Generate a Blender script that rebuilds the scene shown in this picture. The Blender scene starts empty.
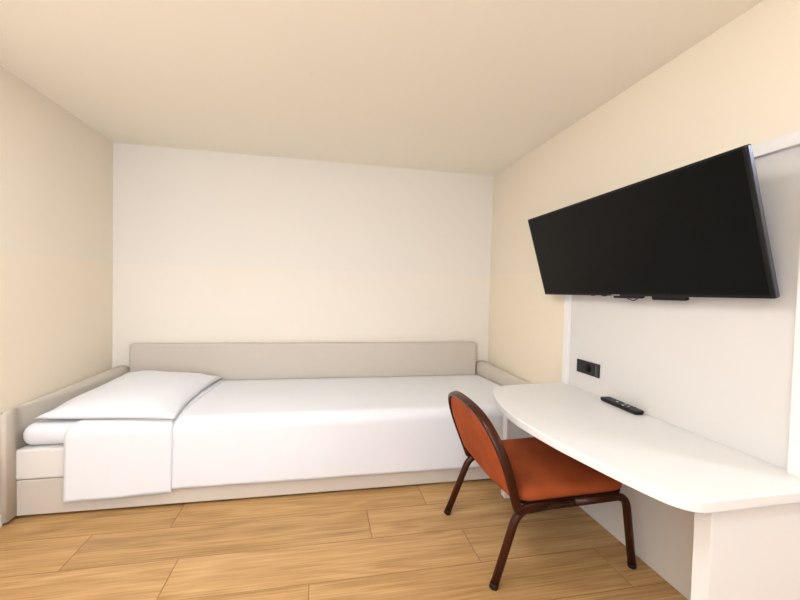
import bpy, bmesh, math, random
from mathutils import Vector, Matrix, noise
random.seed(7)
scene = bpy.context.scene
COL = scene.collection
W, H = 3.30, 2.4575           # room width, ceiling height
XP = 3.28                     # face of the white wall panel
DESK = 0.735                  # desk top height

# ------------------------------------------------------------------ helpers
def lin(r, g, b):
    f = lambda c: (c/255)/12.92 if c/255 <= .04045 else (((c/255)+.055)/1.055)**2.4
    return (f(r), f(g), f(b), 1)

def mat(name, col, rough=.5, spec=.5, metal=0, var=.03, vscale=4, bump=0, bscale=200, sheen=0, stretch=None, coat=0):
    m = bpy.data.materials.new(name); m.use_nodes = True
    nt = m.node_tree; N = nt.nodes; L = nt.links
    b = N['Principled BSDF']
    b.inputs['Roughness'].default_value = rough
    b.inputs['Specular IOR Level'].default_value = spec
    b.inputs['Metallic'].default_value = metal
    b.inputs['Sheen Weight'].default_value = sheen
    b.inputs['Coat Weight'].default_value = coat
    tc = N.new('ShaderNodeTexCoord'); src = tc.outputs['Object']
    if stretch:
        mp = N.new('ShaderNodeMapping'); mp.inputs['Scale'].default_value = stretch
        L.new(src, mp.inputs['Vector']); src = mp.outputs['Vector']
    n = N.new('ShaderNodeTexNoise'); n.inputs['Scale'].default_value = vscale; n.inputs['Detail'].default_value = 4
    L.new(src, n.inputs['Vector'])
    r = N.new('ShaderNodeMapRange'); r.inputs['To Min'].default_value = 1-var; r.inputs['To Max'].default_value = 1+var
    L.new(n.outputs['Fac'], r.inputs['Value'])
    mx = N.new('ShaderNodeVectorMath'); mx.operation = 'SCALE'
    mx.inputs[0].default_value = col[:3]
    L.new(r.outputs['Result'], mx.inputs['Scale']); L.new(mx.outputs['Vector'], b.inputs['Base Color'])
    if bump:
        n2 = N.new('ShaderNodeTexNoise'); n2.inputs['Scale'].default_value = bscale; n2.inputs['Detail'].default_value = 3
        L.new(src, n2.inputs['Vector'])
        bp = N.new('ShaderNodeBump'); bp.inputs['Strength'].default_value = bump; bp.inputs['Distance'].default_value = .002
        L.new(n2.outputs['Fac'], bp.inputs['Height']); L.new(bp.outputs['Normal'], b.inputs['Normal'])
    return m

def obj(name, bm, m, parent=None, origin=None, smooth=True, bevel=0, segs=3, subsurf=0, solid=0):
    """link a bmesh (world coordinates) as ONE mesh object; a part is stored relative to its thing"""
    off = Vector(origin) if origin is not None else Vector((0, 0, 0))
    p = parent
    if p is not None:
        off = Vector((0, 0, 0)); q = p
        while q is not None: off += q.location; q = q.parent
    bmesh.ops.translate(bm, verts=bm.verts, vec=-off)
    bmesh.ops.recalc_face_normals(bm, faces=bm.faces)
    me = bpy.data.meshes.new(name); bm.to_mesh(me); bm.free()
    if smooth:
        for f in me.polygons: f.use_smooth = True
    me.materials.append(m)
    o = bpy.data.objects.new(name, me); COL.objects.link(o)
    if p is not None: o.parent = p
    elif origin is not None: o.location = origin
    if solid:
        s = o.modifiers.new('Solidify', 'SOLIDIFY'); s.thickness = solid; s.offset = -1
    if bevel:
        b = o.modifiers.new('Bevel', 'BEVEL'); b.width = bevel; b.segments = segs; b.limit_method = 'ANGLE'; b.angle_limit = .6
        b.harden_normals = False
        w = o.modifiers.new('Normals', 'WEIGHTED_NORMAL'); w.keep_sharp = True
    if subsurf:
        s = o.modifiers.new('Subdivision', 'SUBSURF'); s.levels = subsurf; s.render_levels = subsurf
    return o

def thing(name, label, cat, loc, group=None):
    o = bpy.data.objects.new(name, None); COL.objects.link(o); o.location = loc
    o['label'] = label; o['category'] = cat
    if group: o['group'] = group
    o.empty_display_size = .1
    return o
def tag(o, label, cat, group=None):
    o['label'] = label; o['category'] = cat
    if group: o['group'] = group
    return o
def struct(o, label=None, cat=None):
    o['kind'] = 'structure'
    if label: o['label'] = label
    if cat: o['category'] = cat
    return o

def box(x0, x1, y0, y1, z0, z1, bm=None):
    bm = bm or bmesh.new()
    v = [bm.verts.new(c) for c in ((x0,y0,z0),(x1,y0,z0),(x1,y1,z0),(x0,y1,z0),(x0,y0,z1),(x1,y0,z1),(x1,y1,z1),(x0,y1,z1))]
    for f in ((0,3,2,1),(4,5,6,7),(0,1,5,4),(1,2,6,5),(2,3,7,6),(3,0,4,7)): bm.faces.new([v[i] for i in f])
    return bm
def prism(poly, z0, z1, bm=None):
    bm = bm or bmesh.new(); n = len(poly)
    a = [bm.verts.new((x, y, z0)) for x, y in poly]; b = [bm.verts.new((x, y, z1)) for x, y in poly]
    bm.faces.new(a[::-1]); bm.faces.new(b)
    for i in range(n): bm.faces.new((a[i], a[(i+1)%n], b[(i+1)%n], b[i]))
    return bm
def catmull(pts, k=8, closed=False):
    P = [Vector(p) for p in pts]; n = len(P); out = []
    R = range(n if closed else n-1)
    for i in R:
        g = lambda j: P[j % n] if closed else P[min(max(j, 0), n-1)]
        p0, p1, p2, p3 = g(i-1), g(i), g(i+1), g(i+2)
        for s in range(k):
            t = s/k
            out.append(.5*((2*p1)+(p2-p0)*t+(2*p0-5*p1+4*p2-p3)*t*t+(3*p1-p0-3*p2+p3)*t**3))
    if not closed: out.append(P[-1])
    return out
def fillet(pts, r, k=6):
    """polyline with rounded corners"""
    P = [Vector(p) for p in pts]; out = [P[0]]
    for i in range(1, len(P)-1):
        a = (P[i-1]-P[i]); b = (P[i+1]-P[i]); d = min(r, a.length*.49, b.length*.49)
        s = P[i]+a.normalized()*d; e = P[i]+b.normalized()*d
        for j in range(k+1):
            t = j/k; out.append((1-t)**2*s+2*t*(1-t)*P[i]+t*t*e)
    out.append(P[-1]); return out
def sweep(path, prof, up, bm=None, caps=True):
    """sweep a closed 2D profile (u along side, v along up-ish) along a path; up: fixed vector or function"""
    bm = bm or bmesh.new(); rings = []; n = len(path)
    for i, p in enumerate(path):
        t = (path[min(i+1, n-1)]-path[max(i-1, 0)]).normalized()
        s = t.cross(Vector(up)).normalized(); u = s.cross(t).normalized()
        rings.append([bm.verts.new(p+s*a+u*b) for a, b in prof])
    m = len(prof)
    for i in range(n-1):
        for j in range(m): bm.faces.new((rings[i][j], rings[i][(j+1)%m], rings[i+1][(j+1)%m], rings[i+1][j]))
    if caps: bm.faces.new(rings[0][::-1]); bm.faces.new(rings[-1])
    return bm
def ell(a, b, n=14, p=2.0):
    out = []
    for i in range(n):
        t = 2*math.pi*i/n; c, s = math.cos(t), math.sin(t)
        out.append((a*math.copysign(abs(c)**(2/p), c), b*math.copysign(abs(s)**(2/p), s)))
    return out
def pad(outline, O, U, V, N, rings, bm=None):
    """puffy upholstery: outline (u,v) closed; rings = [(scale, height along N)] from back to front"""
    bm = bm or bmesh.new(); n = len(outline)
    cu = sum(p[0] for p in outline)/n; cv = sum(p[1] for p in outline)/n
    R = []
    for sc, h in rings:
        R.append([bm.verts.new(Vector(O)+Vector(U)*(cu+(u-cu)*sc)+Vector(V)*(cv+(v-cv)*sc)+Vector(N)*h) for u, v in outline])
    for a, b in zip(R, R[1:]):
        for j in range(n): bm.faces.new((a[j], a[(j+1)%n], b[(j+1)%n], b[j]))
    for ring in (R[0], R[-1]):
        c = bm.verts.new(sum((v.co for v in ring), Vector())/n)
        for j in range(n): bm.faces.new((ring[j], ring[(j+1)%n], c))
    return bm

# ------------------------------------------------------------------ materials
def wall_mat(name, low, high, split=1.485):
    """wall colour in two close creams, changing across a level line"""
    m = mat(name, (1, 1, 1, 1), rough=.85, spec=.2, var=.015, vscale=2.2, bump=.05, bscale=500)
    nt = m.node_tree; N = nt.nodes; L = nt.links
    sc = [n for n in N if n.type == 'VECT_MATH'][0]
    g = N.new('ShaderNodeNewGeometry'); s = N.new('ShaderNodeSeparateXYZ'); L.new(g.outputs['Position'], s.inputs[0])
    mr = N.new('ShaderNodeMapRange'); mr.inputs['From Min'].default_value = split-.006; mr.inputs['From Max'].default_value = split+.006
    L.new(s.outputs['Z'], mr.inputs['Value'])
    mx = N.new('ShaderNodeMix'); mx.data_type = 'RGBA'
    mx.inputs['A'].default_value = low; mx.inputs['B'].default_value = high
    L.new(mr.outputs['Result'], mx.inputs['Factor']); L.new(mx.outputs['Result'], sc.inputs[0])
    return m
M = {}
M['wall'] = wall_mat('wall_cream', lin(246, 238, 225), lin(243, 237, 227))
M['wall_side'] = wall_mat('side_wall_cream', lin(246, 233, 211), lin(243, 232, 213))
M['ceil'] = mat('ceiling_cream', lin(253, 246, 230), .9, .1, var=.012, vscale=1.5)
M['panel'] = mat('white_laminate', lin(222, 218, 213), .45, .4, var=.01)
M['desk'] = mat('desk_white', lin(237, 235, 232), .4, .4, var=.008)
M['trimw'] = mat('trim_white', lin(243, 240, 236), .4, .4, var=.005)
M['leather'] = mat('greige_leatherette', lin(210, 200, 186), .55, .35, var=.025, vscale=3, bump=.12, bscale=350)
M['rail'] = mat('pale_leatherette', lin(230, 225, 218), .55, .35, var=.02, vscale=3, bump=.1, bscale=350)
M['linen'] = mat('white_linen', lin(236, 237, 240), .8, .2, var=.008, vscale=6, bump=.08, bscale=600, sheen=.1)
M['velvet'] = mat('rust_velvet', lin(166, 80, 40), .85, .15, var=.4, vscale=7, bump=.15, bscale=300)
M['brown'] = mat('brown_metal', lin(62, 27, 13), .25, .25, var=.15, vscale=14)
M['rubber'] = mat('dark_rubber', lin(30, 16, 11), .7, .3)
M['black'] = mat('black_plastic', lin(14, 14, 14), .4, .3)
M['socket'] = mat('socket_black', lin(40, 40, 40), .5, .4)
M['black2'] = mat('black_matte', lin(9, 9, 9), .7, .2)
M['screen'] = mat('tv_glass', lin(9, 9, 8), .3, .12, var=.05)
M['greym'] = mat('grey_metal', lin(78, 78, 84), .3, .5, metal=.7)
M['silver'] = mat('silver_print', lin(190, 190, 190), .4, .5)
M['red'] = mat('red_plastic', lin(180, 40, 25), .4, .5)
M['key'] = mat('grey_key', lin(74, 74, 76), .5, .4)
M['keyw'] = mat('white_key', lin(200, 200, 198), .5, .4)

def floor_mat():
    m = bpy.data.materials.new('oak_planks'); m.use_nodes = True
    nt = m.node_tree; N = nt.nodes; L = nt.links; b = N['Principled BSDF']
    b.inputs['Roughness'].default_value = .42; b.inputs['Specular IOR Level'].default_value = .35
    at = N.new('ShaderNodeAttribute'); at.attribute_name = 'plank'
    tc = N.new('ShaderNodeTexCoord')
    vm = N.new('ShaderNodeVectorMath'); vm.operation = 'MULTIPLY_ADD'; vm.inputs[1].default_value = (13, 7, 5)
    L.new(at.outputs['Color'], vm.inputs[0]); L.new(tc.outputs['Object'], vm.inputs[2])
    def noise_(scale, sx, sy, det, dist):
        mp = N.new('ShaderNodeMapping'); mp.inputs['Scale'].default_value = (sx, sy, 1)
        L.new(vm.outputs['Vector'], mp.inputs['Vector'])
        n = N.new('ShaderNodeTexNoise'); n.inputs['Scale'].default_value = scale; n.inputs['Detail'].default_value = det
        n.inputs['Distortion'].default_value = dist; L.new(mp.outputs['Vector'], n.inputs['Vector']); return n
    fine = noise_(120, .03, 1, 7, .3)       # straight fibres
    broad = noise_(6, .16, 1.8, 4, .8)     # soft tone bands
    mp = N.new('ShaderNodeMapping'); mp.inputs['Scale'].default_value = (.35, 2.2, 1)
    L.new(vm.outputs['Vector'], mp.inputs['Vector'])
    nd = N.new('ShaderNodeTexNoise'); nd.inputs['Scale'].default_value = 1.6; nd.inputs['Detail'].default_value = 2; L.new(mp.outputs['Vector'], nd.inputs['Vector'])
    mul = N.new('ShaderNodeMath'); mul.operation = 'MULTIPLY'; mul.inputs[1].default_value = 70
    L.new(nd.outputs['Fac'], mul.inputs[0])
    sn = N.new('ShaderNodeMath'); sn.operation = 'SINE'; L.new(mul.outputs[0], sn.inputs[0])   # cathedral rings
    def comb(a, wa, prev):
        k = N.new('ShaderNodeMath'); k.operation = 'MULTIPLY_ADD'; k.inputs[1].default_value = wa
        L.new(a, k.inputs[0])
        if prev is None: k.inputs[2].default_value = 0
        else: L.new(prev, k.inputs[2])
        return k.outputs[0]
    s = comb(fine.outputs['Fac'], .38, None); s = comb(broad.outputs['Fac'], .24, s); s = comb(sn.outputs[0], .034, s)
    sep = N.new('ShaderNodeSeparateColor'); L.new(at.outputs['Color'], sep.inputs[0])
    s = comb(sep.outputs['Blue'], .05, s)
    cr = N.new('ShaderNodeValToRGB'); e = cr.color_ramp.elements
    e[0].position = .16; e[0].color = lin(140, 102, 58); e[1].position = .54; e[1].color = lin(216, 179, 128)
    k = e.new(.35); k.color = lin(190, 149, 96)
    L.new(s, cr.inputs['Fac'])
    gv = N.new('ShaderNodeMix'); gv.data_type = 'RGBA'; gv.inputs['A'].default_value = lin(150, 110, 66)
    L.new(at.outputs['Alpha'], gv.inputs['Factor']); L.new(cr.outputs['Color'], gv.inputs['B'])
    L.new(gv.outputs['Result'], b.inputs['Base Color'])
    bp = N.new('ShaderNodeBump'); bp.inputs['Strength'].default_value = .06; bp.inputs['Distance'].default_value = .002
    L.new(fine.outputs['Fac'], bp.inputs['Height']); L.new(bp.outputs['Normal'], b.inputs['Normal'])
    return m
M['floor'] = floor_mat()

# ------------------------------------------------------------------ room shell
YF = -4.6            # wall behind the camera
XA = 5.0             # the room opens sideways behind the end of the right wall
YE = -2.62           # where the right wall ends
def quad_wall(name, bm, m): return struct(obj(name, bm, m, smooth=False))

# floor: plank quads with hairline chamfers, one mesh
def build_floor():
    bm = bmesh.new(); cl = bm.loops.layers.float_color.new('plank')
    pw, pl = .2655, 1.447; y0 = -1.28; offs = {0: .518, 1: 1.022, -1: .89, 2: .20, 3: 1.25, -2: .1}
    g = .0011; rnd = random.Random(3)
    r = -6
    while True:
        yt = y0 - r*pw; yb = yt-pw
        if yb < YF-.01-pw: break
        if yt <= pw:
            off = offs.get(r, rnd.uniform(0, pl)); x = off-pl*2
            while x < XA+.1:
                a, b_, c, d_ = max(x, -.1)+g, min(x+pl, XA+.1)-g, max(yb, YF-.1)+g, min(yt, .1)-g
                if b_-a > .01 and d_-c > .01:
                    tint = (rnd.random(), rnd.random(), rnd.random(), 1)
                    top = [bm.verts.new(p) for p in ((a+g,c+g,0),(b_-g,c+g,0),(b_-g,d_-g,0),(a+g,d_-g,0))]
                    low = [bm.verts.new(p) for p in ((a-g,c-g,-.002),(b_+g,c-g,-.002),(b_+g,d_+g,-.002),(a-g,d_+g,-.002))]
                    fs = [bm.faces.new(top)]+[bm.faces.new((low[i], low[(i+1)%4], top[(i+1)%4], top[i])) for i in range(4)]
                    for k_, f in enumerate(fs):
                        for l in f.loops: l[cl] = (*tint[:3], 1 if k_ == 0 else 0)   # alpha 0 = the V groove
                x += pl
        r += 1
    o = struct(obj('floor', bm, M['floor'], smooth=False)); return o
build_floor()
quad_wall('ceiling', box(-.1, XA+.1, YF-.1, .1, H, H+.1), M['ceil'])
quad_wall('wall_back', box(-.1, W+.1, 0, .1, -.05, H), M['wall'])
quad_wall('wall_left', box(-.1, 0, YF-.1, 0, -.05, H), M['wall_side'])
quad_wall('wall_right', box(W, W+.1, YE, 0, -.05, H), M['wall_side'])
quad_wall('wall_alcove', box(W+.1, XA+.1, YE, YE+.1, -.05, H), M['wall'])
quad_wall('wall_side', box(XA, XA+.1, YF-.1, YE, -.05, H), M['wall'])
# front wall with the window that lights the room
wx0, wx1, wz0, wz1 = .15, 2.05, .12, 2.28
fw = box(-.1, wx0, YF-.1, YF, -.05, H); box(wx1, XA+.1, YF-.1, YF, -.05, H, fw)
box(wx0, wx1, YF-.1, YF, -.05, wz0, fw); box(wx0, wx1, YF-.1, YF, wz1, H, fw)
quad_wall('wall_front', fw, M['wall'])
wf = bmesh.new()
for a, b_ in ((wx0, wx0+.06), ((wx0+wx1)/2-.04, (wx0+wx1)/2+.04), (wx1-.06, wx1)): box(a, b_, YF-.08, YF-.02, wz0, wz1, wf)
for a, b_ in ((wz0, wz0+.06), (wz1-.06, wz1)): box(wx0+.06, wx1-.06, YF-.08, YF-.02, a, b_, wf)
struct(obj('window_1', wf, M['trimw'], smooth=False))
# skirting along the left wall
struct(obj('baseboard_left', box(0, .014, YF, -1.13, 0, .07), M['trimw'], smooth=False, bevel=.003))

# white laminate wall panel behind the desk, framed by slim battens
YL, YR, ZT = -1.25, YE, 1.903      # left edge, right edge, top edge of the panel
pn = thing('trim_1', 'white laminate wall panel with raised frame behind the desk', 'wall panel', (XP, -1.9, 0)); pn['kind'] = 'structure'
obj('panel_board', box(XP, W, YR, YL, 0, ZT), M['panel'], pn, smooth=False)
obj('frame_post', box(XP-.020, XP, YL-.052, YL, 0, ZT), M['trimw'], pn, smooth=False, bevel=.0015)
obj('frame_post', box(XP-.020, XP, YR, -2.524, 0, ZT), M['trimw'], pn, smooth=False, bevel=.0015)
obj('frame_rail', box(XP-.020, XP, -2.524, YL-.052, ZT-.045, ZT), M['trimw'], pn, smooth=False, bevel=.0015)

# ------------------------------------------------------------------ daybed
XL = lambda y: .152+.122*y          # inner face of the left armrest
XR = lambda y: 3.148-.122*y         # inner face of the right armrest
BF = -1.066
bed = thing('daybed', 'long daybed with greige padded back and armrests against the back wall', 'bed', (1.65, -.55, 0))
obj('backrest', box(.156, 3.142, -.085, -.004, .25, .835), M['leather'], bed, bevel=.018, segs=4)
def armrest(side):
    """padded armrest with a rounded top, running from the back wall to just past the bed front"""
    bm = bmesh.new(); rings = []
    ys = [-.006, -.012]+[-.012-(1.048*i/16) for i in range(1, 17)]+[-1.0635, -1.1, -1.128, -1.136]
    for k, y in enumerate(ys):
        xi = XL(y) if y > -1.062 else .037
        zt = .648-.024*min(1, -y)
        e = .010 if k in (0, len(ys)-1) else 0
        w = xi-.004; r = min(.06, w*.5)
        sec = [(.004+e*.3, .022), (xi-e*.3, .022)]
        sec += [(xi-e*.3-r+r*math.cos(t), zt-e-r*1.1+r*1.1*math.sin(t)) for t in [math.pi/2*i/6 for i in range(7)]]
        sec += [(.004+e*.3+r*(1-math.sin(t)), zt-e-r*.9+r*.9*math.cos(t)) for t in [math.pi/2*i/5 for i in range(6)]]
        if side > 0: sec = [(3.300-x, z) for x, z in sec]
        rings.append([bm.verts.new((x, y, z)) for x, z in sec])
    n = len(rings[0])
    for p, q in zip(rings, rings[1:]):
        for j in range(n): bm.faces.new((p[j], p[(j+1) % n], q[(j+1) % n], q[j]))
    bm.faces.new(rings[0]); bm.faces.new(rings[-1])
    return obj('armrest', bm, M['leather'], bed)
armrest(-1); armrest(1)
bx0, bx1 = XL(-1.06)+.001, XR(-1.06)-.001
# base and rail follow the armrests
obj('base_panel', prism([(bx0+.006, BF+.004), (bx1-.004, BF+.004), (XR(-.09)-.003, -.09), (XL(-.09)+.003, -.09)], .014, .214), M['leather'], bed, bevel=.006)
obj('front_rail', prism([(bx0, BF), (bx1, BF), (XR(-.09)-.002, -.09), (XL(-.09)+.002, -.09)], .217, .388), M['rail'], bed, bevel=.014, segs=4)
for x in (.3, 3.0):
    for y in (-.95, -.2): obj('foot', box(x-.03, x+.03, y-.03, y+.03, 0, .014), M['rubber'], bed, smooth=False)

mt = obj('mattress', prism([(XL(-1.05)+.006, -1.05), (XR(-1.05)-.006, -1.05), (XR(-.09)-.012, -.09), (XL(-.09)+.012, -.09)], .389, .519), M['linen'], None, (1.65, -.57, .389), bevel=.058, segs=7)
tag(mt, 'white mattress in fitted sheet, its left corner bare below the pillow', 'mattress')

# top sheet hanging over the front of the bed; the turned-down band at the head hangs lower
def sheet(x0, x1, zb0, zb1, lift, nx, hem=.0015, amp=.0025, seed=0.0, slant=0.0, yback=-.088, skew=0.0):
    prof = [(yback, .528), (-.3, .528), (-.55, .528), (-.8, .528)]
    r = .075; yc, zc = -1.074+r, .528-r
    prof = [(yback+(-.99-yback)*i/16, .528) for i in range(17)]
    prof += [(yc-r*math.sin(a), zc+r*math.cos(a)) for a in [math.pi/2*i/8 for i in range(1, 9)]]
    bm = bmesh.new(); rows = []
    nd = 22
    for i in range(nx+1):
        t = i/nx; row = []
        zb = zb0+(zb1-zb0)*t
        pts = list(prof)+[(-1.074, zc+(zb-zc)*j/nd) for j in range(1, nd+1)]
        L_ = len(pts)
        for j, (y, z) in enumerate(pts):
            d = j/(L_-1)
            x = x0+(x1-x0)*t
            xlo = XL(y)+.016; xhi = min(XR(y)-.016, 3.246)
            if x0 < .35: pass
            if x1 > 3.0: x = x0+(xhi-x0)*t
            if skew:
                q = .45*max(0, min(1, (z-zc)/r))**2+.55*max(0, min(1, (y+1.0)/.10)); q = min(1, q)
                x += (1-t)*skew*q*(1+1.5*max(0, y+.99))+t*.06*max(0, y+1.0)
            down = max(0, (zc-z)/(zc-.1))
            w = amp*(noise.noise((x*3.1+seed, y*2.5, z*1.4))+.6*noise.noise((x*9+seed, y*5, z*3)))
            fold = .006*down*(math.sin(x*6.3+seed)+.6*math.sin(x*13.1+1.3))*.6
            if z > .525: p = (x, y, z+lift+w*.8)
            else:
                n = max(0., min(1., (zc+r-z)/r)); p = (x, y-lift*2.2-abs(w)*.6*n-abs(fold)-.004*down, z+lift*(1-n))
            row.append(bm.verts.new(p))
        rows.append(row)
    for a, b_ in zip(rows, rows[1:]):
        for j in range(len(a)-1): bm.faces.new((a[j], b_[j], b_[j+1], a[j+1]))
    return bm
bs = thing('bed_sheet', 'white top sheet draped over the mattress, hanging down the bed front', 'sheet', (1.75, -.6, .45))
obj('sheet_cloth', sheet(.45, 3.14, .113, .113, 0, 110), M['linen'], bs, solid=.003)
fold = obj('turned_down_band', sheet(.276, .828, .085, .098, .0045, 34, seed=4.2, skew=.10, yback=-.1), M['linen'], bs, solid=.003)
fold['label'] = 'turned-down end of the sheet hanging lower on the left'

# pillow: a stuffed cushion with pinched flange corners, leaning on the left armrest
def pillow():
    bm = bmesh.new(); n = 44
    LF, RF, RB, LB = Vector((.098, -1.036, .553)), Vector((.850, -1.095, .537)), Vector((.872, -.120, .560)), Vector((.17, -.120, .605))
    top, bot = {}, {}
    for i in range(n+1):
        for j in range(n+1):
            u, v = i/n, j/n
            # pull the sides in between the corners
            e = lambda t: (1-(2*t-1)**2)
            uu = u+.055*e(v)*(1-2*u); vv = v+.012*e(u)*(1-2*v)
            p = (LF*(1-uu)+RF*uu)*(1-vv)+(LB*(1-uu)+RB*uu)*vv
            a = max(0, 1-abs(2*u-1)**3.2); b_ = max(0, 1-abs(2*v-1)**3.2)
            h = (a*b_)**.55
            wr = .007*noise.noise((u*4, v*5, 2.2))+.003*noise.noise((u*12, v*8, 5))
            corner = max(0, (abs(2*u-1)+abs(2*v-1)-1.3)/.7)
            wr += .010*corner*math.sin((u-v if (u-.5)*(v-.5) > 0 else u+v)*22)
            t_ = p+Vector((0, 0, .086*h+wr*min(1, h*3)))
            zb = max(.536, p.z-.045*h)
            b2 = Vector((p.x, p.y, zb if 0 < i < n and 0 < j < n else p.z))
            top[i, j] = bm.verts.new(t_)
            bot[i, j] = top[i, j] if i in (0, n) or j in (0, n) else bm.verts.new(Vector((p.x, p.y, min(zb, t_.z-.002))))
    for i in range(n):
        for j in range(n):
            bm.faces.new((top[i,j], top[i+1,j], top[i+1,j+1], top[i,j+1]))
            q = (bot[i,j], bot[i,j+1], bot[i+1,j+1], bot[i+1,j])
            if len(set(q)) == 4:
                try: bm.faces.new(q)
                except ValueError: pass
    return bm
pl = obj('pillow', pillow(), M['linen'], None, (.46, -.6, .534))
tag(pl, 'plump white pillow lying at the left end of the bed', 'pillow')

# ------------------------------------------------------------------ desk
dk = thing('desk', 'white half-oval desk fixed along the right wall panel', 'desk', (3.0, -1.95, 0))
ctrl = [(2.947, -1.272), (2.80, -1.303), (2.70, -1.40), (2.628, -1.60), (2.592, -1.85), (2.612, -2.12), (2.658, -2.36), (2.700, -2.53), (2.732, -2.602), (2.775, -2.634), (2.83, -2.638)]
edge = [(p.x, p.y) for p in catmull([(a, b_, 0) for a, b_ in ctrl], 8)]
poly = [(XP-.021, -1.255), (3.15, -1.258)]+edge+[(3.10, -2.637), (XP-.021, -2.637)]
obj('desktop', prism(poly, DESK-.036, DESK), M['desk'], dk, bevel=.004, segs=3)
# strip of worktop between the battens, up to the panel board
obj('side_panel', box(2.857, XP-.021, -2.60, -2.545, 0, DESK-.037), M['desk'], dk, smooth=False, bevel=.002)
obj('leg', box(2.855, 2.890, -1.292, -1.236, 0, DESK-.037), M['desk'], dk, smooth=False, bevel=.002)
obj('back_strip', box(XP-.0205, XP-.003, -2.528, YL-.053, DESK-.036, DESK-.0005), M['desk'], dk, smooth=False)

# ------------------------------------------------------------------ chair
YC = -1.69
ch = thing('upholstered_chair', 'rust velvet chair with brown tubular frame pushed under the desk', 'chair', (2.8, YC, 0))
LEAN = math.radians(20)
bo = Vector((2.552, YC, .372)); bv = Vector((-math.sin(LEAN), 0, math.cos(LEAN))); bu = Vector((0, 1, 0)); bn = bu.cross(bv)  # bn faces the seat
if bn.x < 0: bn = -bn
P3 = lambda u, v, d=0: bo+bu*u+bv*v+bn*d
S = 1/math.cos(LEAN)
# half outline (half width, height above bo along z)
half = [(.298, .00), (.306, .05), (.316, .10), (.325, .155), (.327, .205), (.318, .255), (.294, .305), (.252, .350), (.192, .380), (.115, .397), (0, .403)]
out = [(h, z*S) for h, z in half]+[(-h, z*S) for h, z in half[-2::-1]]
arch = [Vector((u, v, 0)) for u, v in out]
fine = catmull(arch, 5)
path = [P3(p.x, p.y) for p in fine]
# the frame ends turn forward under the seat
tailR = fillet([path[0], P3(.299, -.02), P3(.299, -.02)+Vector((.14, 0, .012))], .05, 6)
tailL = fillet([path[-1], P3(-.299, -.02), P3(-.299, -.02)+Vector((.14, 0, .012))], .05, 6)
full = tailR[::-1][:-1]+path+tailL[1:]
def frame_sweep(pts, prof):
    bm = bmesh.new(); rings = []; n = len(pts)
    for i, p in enumerate(pts):
        t = (pts[min(i+1, n-1)]-pts[max(i-1, 0)]).normalized()
        # outward direction inside the arch plane; in the tails the side stays across the chair
        s = t.cross(bn)
        if abs(t.dot(bn)) > .25 or s.length < .7:
            s = Vector((0, 1 if p.y > YC else -1, 0))
            s = (s-t*s.dot(t))
            if rings and False: pass
        s.normalize()
        mid = P3(0, .2)
        if s.dot(p-mid) < 0: s = -s
        d = s.cross(t).normalized()
        if d.dot(bn if abs(t.dot(bn)) < .7 else Vector((0, 0, 1))) < 0: d = -d
        rings.append([bm.verts.new(p+s*a+d*b_) for a, b_ in prof])
    m = len(prof)
    for i in range(n-1):
        for j in range(m): bm.faces.new((rings[i][j], rings[i][(j+1)%m], rings[i+1][(j+1)%m], rings[i+1][j]))
    bm.faces.new(rings[0]); bm.faces.new(rings[-1])
    return bm
obj('back_frame', frame_sweep(full, ell(.0115, .021, 16, 3)), M['brown'], ch)
# padded back held inside the frame
back_out = [(p.x*.955, p.y-.006 if p.y > .27 else p.y) for p in fine if p.y > .04]
u0, v0 = back_out[0]; bot = [(u0-(2*u0)*i/14, v0-.028*math.sin(math.pi*i/14)) for i in range(13, 0, -1)]
outl = back_out+bot[::1]
bk = pad(outl, bo, bu, bv, bn, [(.80, -.020), (.93, -.018), (.985, -.012), (1.0, -.004), (1.0, .010), (.985, .022), (.94, .032), (.82, .040), (.5, .046)])
bko = obj('backrest', bk, M['velvet'], ch)
# lower skirt of the back bridging to the seat
sk = bmesh.new(); rows = []
for k in range(9):
    t = k/8; row = []
    for i in range(17):
        u = -.292+.584*i/16
        v = .125-.105*t; dpt = .004+.035*t
        row.append(sk.verts.new(P3(u*(.95+.03*t), v, dpt-.008*(1-t))))
    rows.append(row)
for a, b_ in zip(rows, rows[1:]):
    for i in range(16): sk.faces.new((a[i], a[i+1], b_[i+1], b_[i]))
obj('back_skirt', sk, M['velvet'], bko, solid=.014)
# seat cushion, rising slightly to the front
sx0, sx1, hw = 2.562, 3.135, .292
def rrect(x0, x1, y0, y1, r, k=6):
    o_ = []
    for cx, cy, a0 in ((x1-r, y1-r, 0), (x0+r, y1-r, 90), (x0+r, y0+r, 180), (x1-r, y0+r, 270)):
        for i in range(k+1):
            a = math.radians(a0+90*i/k); o_.append((cx+r*math.cos(a), cy+r*math.sin(a)))
    return o_
SL = .03
def densify(pl_, m=3):
    o_ = []
    for i, p in enumerate(pl_):
        q = pl_[(i+1) % len(pl_)]; L_ = math.hypot(q[0]-p[0], q[1]-p[1]); k = max(1, int(L_/.05))
        for j in range(k): o_.append((p[0]+(q[0]-p[0])*j/k, p[1]+(q[1]-p[1])*j/k))
    return o_
so = densify(rrect(0, sx1-sx0, -hw, hw, .07))
sO = Vector((sx0, YC, .377)); sU = Vector((1, 0, SL)).normalized(); sV = Vector((0, 1, 0)); sN = sU.cross(sV); sN = sN if sN.z > 0 else -sN
obj('seat', pad(so, sO, sU, sV, sN, [(.9, 0), (.975, .002), (1.0, .012), (1.005, .026), (.99, .042), (.95, .052), (.85, .059), (.5, .064)]), M['velvet'], ch)
obj('seat_board', pad(so, sO-sN*.012, sU, sV, sN, [(.93, 0), (.985, 0), (.985, .011), (.93, .011)]), M['rubber'], ch, smooth=False)
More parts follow.
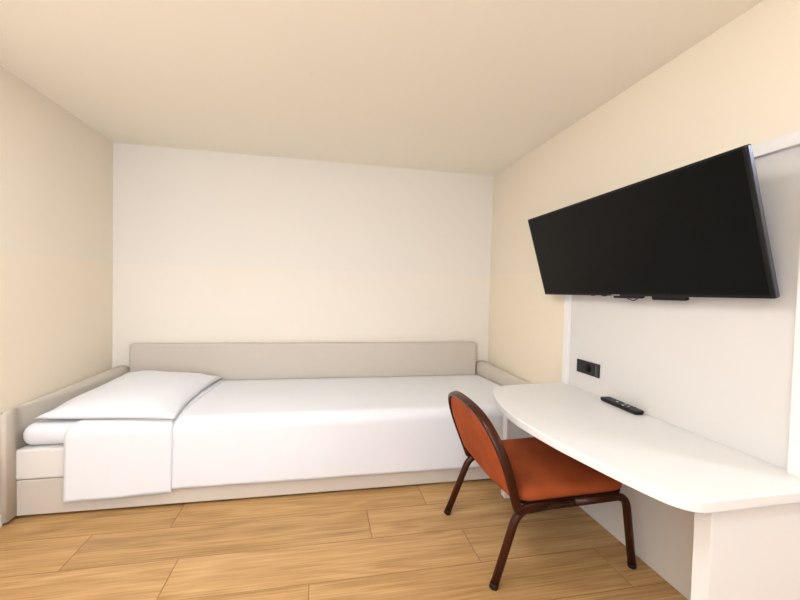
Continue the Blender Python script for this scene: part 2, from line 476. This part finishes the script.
# legs: each is a bent tube that runs from the foot up and along under the seat
tube = ell(.0155, .0155, 14)
for s, rf, ff in ((-1, (2.461, -1.973), (3.190, -1.962)), (1, (2.436, -1.392), (3.235, -1.395))):
    y = YC+s*.286
    k1 = Vector((2.565, y, .352)); k2 = Vector((3.125, y, .352+.56*SL)); mid = (k1+k2)/2
    pr = fillet([(rf[0], rf[1], .012), k1, mid], .075, 8)
    pf = fillet([(ff[0], ff[1], .012), k2, mid], .06, 8)
    for nm, pth, ft in (('leg', pr, rf), ('leg', pf, ff)):
        lg = obj(nm, sweep([Vector(p) for p in pth], ell(.0190, .0190, 16), (0, 1, 0)), M['brown'], ch)
        d = (Vector(pth[1])-Vector(pth[0])).normalized(); q = Vector(pth[0])
        obj('foot_cap', sweep([q-d*.011, q+d*.012], ell(.0200, .0200, 16), (0, 1, 0)), M['rubber'], lg)
for x in (2.62, 3.06):
    z = .352+(x-2.565)*SL
    obj('cross_bar', sweep([Vector((x, YC-.28, z)), Vector((x, YC+.28, z))], ell(.011, .011, 12), (0, 0, 1)), M['brown'], ch)
# bolt collar on the near seat tube
obj('bolt', sweep([Vector((2.69, YC-.286-.022, .355)), Vector((2.69, YC-.286+.0, .355))], ell(.006, .006, 10), (0, 0, 1)), M['greym'], ch)

# ------------------------------------------------------------------ television
TA = Vector((3.05, -1.119, 1.826)); TB = Vector((3.05, -2.503, 1.836)); TC = Vector((3.2, -2.497, 1.330)); TD = Vector((3.2, -1.108, 1.317))
tc = (TA+TB+TC+TD)/4
tv = thing('television', 'large black flat television tilted down on the wall above the desk', 'television', tc)
ty = ((TB-TA)+(TC-TD)).normalized(); tz = ((TA-TD)+(TB-TC)).normalized(); tz = (tz-ty*tz.dot(ty)).normalized(); tn = tz.cross(ty); tn = tn if tn.x < 0 else -tn
hwT, hhT = 1.386/2, (TA-TD).length/2
def tbox(y0, y1, z0, z1, n0, n1):
    bm = box(y0, y1, z0, z1, n0, n1)
    for v in bm.verts: v.co = tc+ty*v.co.x+tz*v.co.y+tn*v.co.z
    return bm
obj('bezel', tbox(-hwT, hwT, -hhT, hhT, -.024, 0), M['black'], tv, smooth=False, bevel=.003)
obj('screen', tbox(-hwT+.013, hwT-.013, -hhT+.013, hhT-.010, 0, .0008), M['screen'], tv, smooth=False)
obj('edge_strip', tbox(hwT-.001, hwT+.0035, -hhT+.004, hhT-.004, -.020, -.004), M['greym'], tv, smooth=False, bevel=.001)
obj('rear_housing', tbox(-.45, .45, -.20, .16, -.058, -.024), M['black2'], tv, smooth=False, bevel=.01)
br = obj('wall_bracket', tbox(-.20, .20, -.10, .18, -.075, -.058), M['black2'], tv, smooth=False)
arm = bmesh.new()
for y in (-2.05, -1.60): box(3.150, XP-.0005, y-.02, y+.02, 1.60, 1.66, arm)
box(XP-.012, XP-.0005, -2.15, -1.5, 1.54, 1.72, arm)
obj('bracket_arm', arm, M['black2'], br, smooth=False)
# sensor pod, cable loop and cable box peeking out below the lower edge
yp = lambda y: -(y-tc.y)
obj('sensor', tbox(yp(-1.745), yp(-1.93), -hhT-.014, -hhT+.001, -.028, -.006), M['black'], tv, smooth=False, bevel=.003)
lp = [tc+ty*yp(-1.83-.07*i/10)+tz*(-hhT-.013-.013*math.sin(math.pi*i/10))+tn*-.014 for i in range(11)]
obj('cable_loop', sweep(lp, ell(.0025, .0025, 8), tn), M['black2'], tv)
obj('connector_box', tbox(yp(-1.985), yp(-2.160), -hhT-.020, -hhT+.001, -.029, -.010), M['black'], tv, smooth=False, bevel=.003)
obj('logo_plate', tbox(yp(-1.745), yp(-1.80), -hhT+.003, -hhT+.0075, 0, .001), M['silver'], tv, smooth=False)
obj('standby_light', tbox(yp(-1.575), yp(-1.605), -hhT-.004, -hhT+.0, -.008, -.002), M['red'], tv, smooth=False)
obj('foot_socket', tbox(yp(-1.66), yp(-1.69), -hhT-.005, -hhT+.0, -.02, -.006), M['black2'], tv, smooth=False)

# ------------------------------------------------------------------ wall socket
sk_ = thing('wall_socket', 'black double wall socket on the white panel above the desk', 'socket', (XP, -1.484, .878))
obj('cover_plate', box(XP-.010, XP-.0003, -1.584, -1.384, .838, .918), M['socket'], sk_, smooth=False, bevel=.003)
obj('module_cover', box(XP-.0125, XP-.010, -1.447, -1.396, .846, .910), M['socket'], sk_, smooth=False, bevel=.001)
w = obj('socket_well', box(XP-.0125, XP-.010, -1.548, -1.452, .846, .910), M['socket'], sk_, smooth=False, bevel=.001)
def disc(x, y, z, ry, rz, n=20):
    bm = bmesh.new(); return sweep([Vector((x, y, z)), Vector((x-.0012, y, z))], ell(ry, rz, n), (0, 0, 1), bm)
obj('recess', disc(XP-.0125, -1.497, .878, .026, .026), M['black2'], w)
obj('module_cover', box(XP-.0125, XP-.010, -1.574, -1.553, .846, .910), M['key'], sk_, smooth=False, bevel=.001)

# ------------------------------------------------------------------ remote control
A = Vector((3.246, -1.664, 0)); B = Vector((3.234, -1.930, 0)); d = (B-A).normalized(); e = Vector((-d.y, d.x, 0)); 
if e.x > 0: e = -e
RL = (B-A).length
rc = thing('remote_control', 'black remote control on the desk by the wall panel', 'remote control', (*((A+B)/2).xy, DESK))
rp = lambda a, b_, z: Vector((A.x, A.y, 0))+d*a+e*b_+Vector((0, 0, z))
rb = bmesh.new(); rings = []
o_ = rrect(0, RL, -.030, .030, .014, 5)
for sc, z in ((.86, 0), (.95, .004), (1, .011), (.99, .017), (.95, .020)):
    rings.append([rb.verts.new(rp(RL/2+(x-RL/2)*(1-(1-sc)*.35), y*sc*(1-.12*(x/RL)), DESK+.0005+z)) for x, y in o_])
for a, b_ in zip(rings, rings[1:]):
    for j in range(len(o_)): rb.faces.new((a[j], a[(j+1)%len(o_)], b_[(j+1)%len(o_)], b_[j]))
rb.faces.new(rings[0]); rb.faces.new(rings[-1])
obj('body', rb, M['black'], rc, bevel=.001)
light = {(4, 1), (6, 0), (7, 2), (8, 1)}
for i in range(10):
    for j in range(3):
        a = .022+i*.0205; b_ = (j-1)*.0165
        bm = bmesh.new(); sweep([rp(a, b_, DESK+.0205), rp(a, b_, DESK+.0235)], ell(.0065, .0052, 10), d, bm)
        obj('button', bm, M['keyw' if (i, j) in light else 'key'], rc, smooth=False)

# ------------------------------------------------------------------ light
def area(name, loc, rot, sx, sy, power, col):
    l = bpy.data.lights.new(name, 'AREA'); l.shape = 'RECTANGLE'; l.size = sx; l.size_y = sy; l.energy = power; l.color = col
    o = bpy.data.objects.new(name, l); COL.objects.link(o); o.location = loc; o.rotation_euler = rot; return o
LW = {'win': (31, (.85, .95, 1)), 'alc': (32, (.76, .84, 1)), 'up': (56, (.94, .91, .92)), 'ceiling': (28, (.85, .91, 1)), 'world': (1.5, (.18, .4, 1))}  # up and ceiling feed the added fill lights
def on(k): return LW.get(k, (0,))[0] > 0
if on('win'): area('window_daylight', ((wx0+wx1)/2, YF-.12, (wz0+wz1)/2), (math.radians(90), 0, 0), wx1-wx0, wz1-wz0, *LW['win'])
if on('alc'):
    pt = bpy.data.lights.new('alcove_lamp', 'POINT'); pt.energy, pt.color = LW['alc']; pt.shadow_soft_size = .02
    po = bpy.data.objects.new('alcove_lamp', pt); COL.objects.link(po); po.location = (4.25, -3.6, H-.12)
if on('up'): area('ceiling_wash_fill', (.35, -4.2, 1.75), (math.radians(180), 0, 0), .3, .3, *LW['up'])  # unseen fill light added behind the camera to brighten the ceiling
if on('ceiling'): area('overhead_fill', (1.2, -2.32, H-.02), (0, 0, 0), .8, .8, *LW['ceiling'])  # unseen overhead light, added for more top light on the bed
wd = bpy.data.worlds.new('World'); scene.world = wd; wd.use_nodes = True
bg = wd.node_tree.nodes['Background']
if on('world'): bg.inputs['Color'].default_value = (*LW['world'][1], 1)
bg.inputs['Strength'].default_value = LW['world'][0] if on('world') else 0

# ------------------------------------------------------------------ camera
cam = bpy.data.cameras.new('Camera'); co = bpy.data.objects.new('Camera', cam); COL.objects.link(co)
cam.sensor_fit = 'HORIZONTAL'; cam.sensor_width = 36; cam.lens = 383.767/800*36
co.location = (1.684, -3.5364, 1.332)
co.rotation_euler = (1.5419, -0.0242, -0.198)
cam.clip_start = .02
scene.camera = co
vs = scene.view_settings
scene.display_settings.display_device = 'sRGB'
vs.view_transform = 'Standard'; vs.look = 'None'; vs.gamma = 1; vs.use_curve_mapping = False; vs.exposure = 0.0
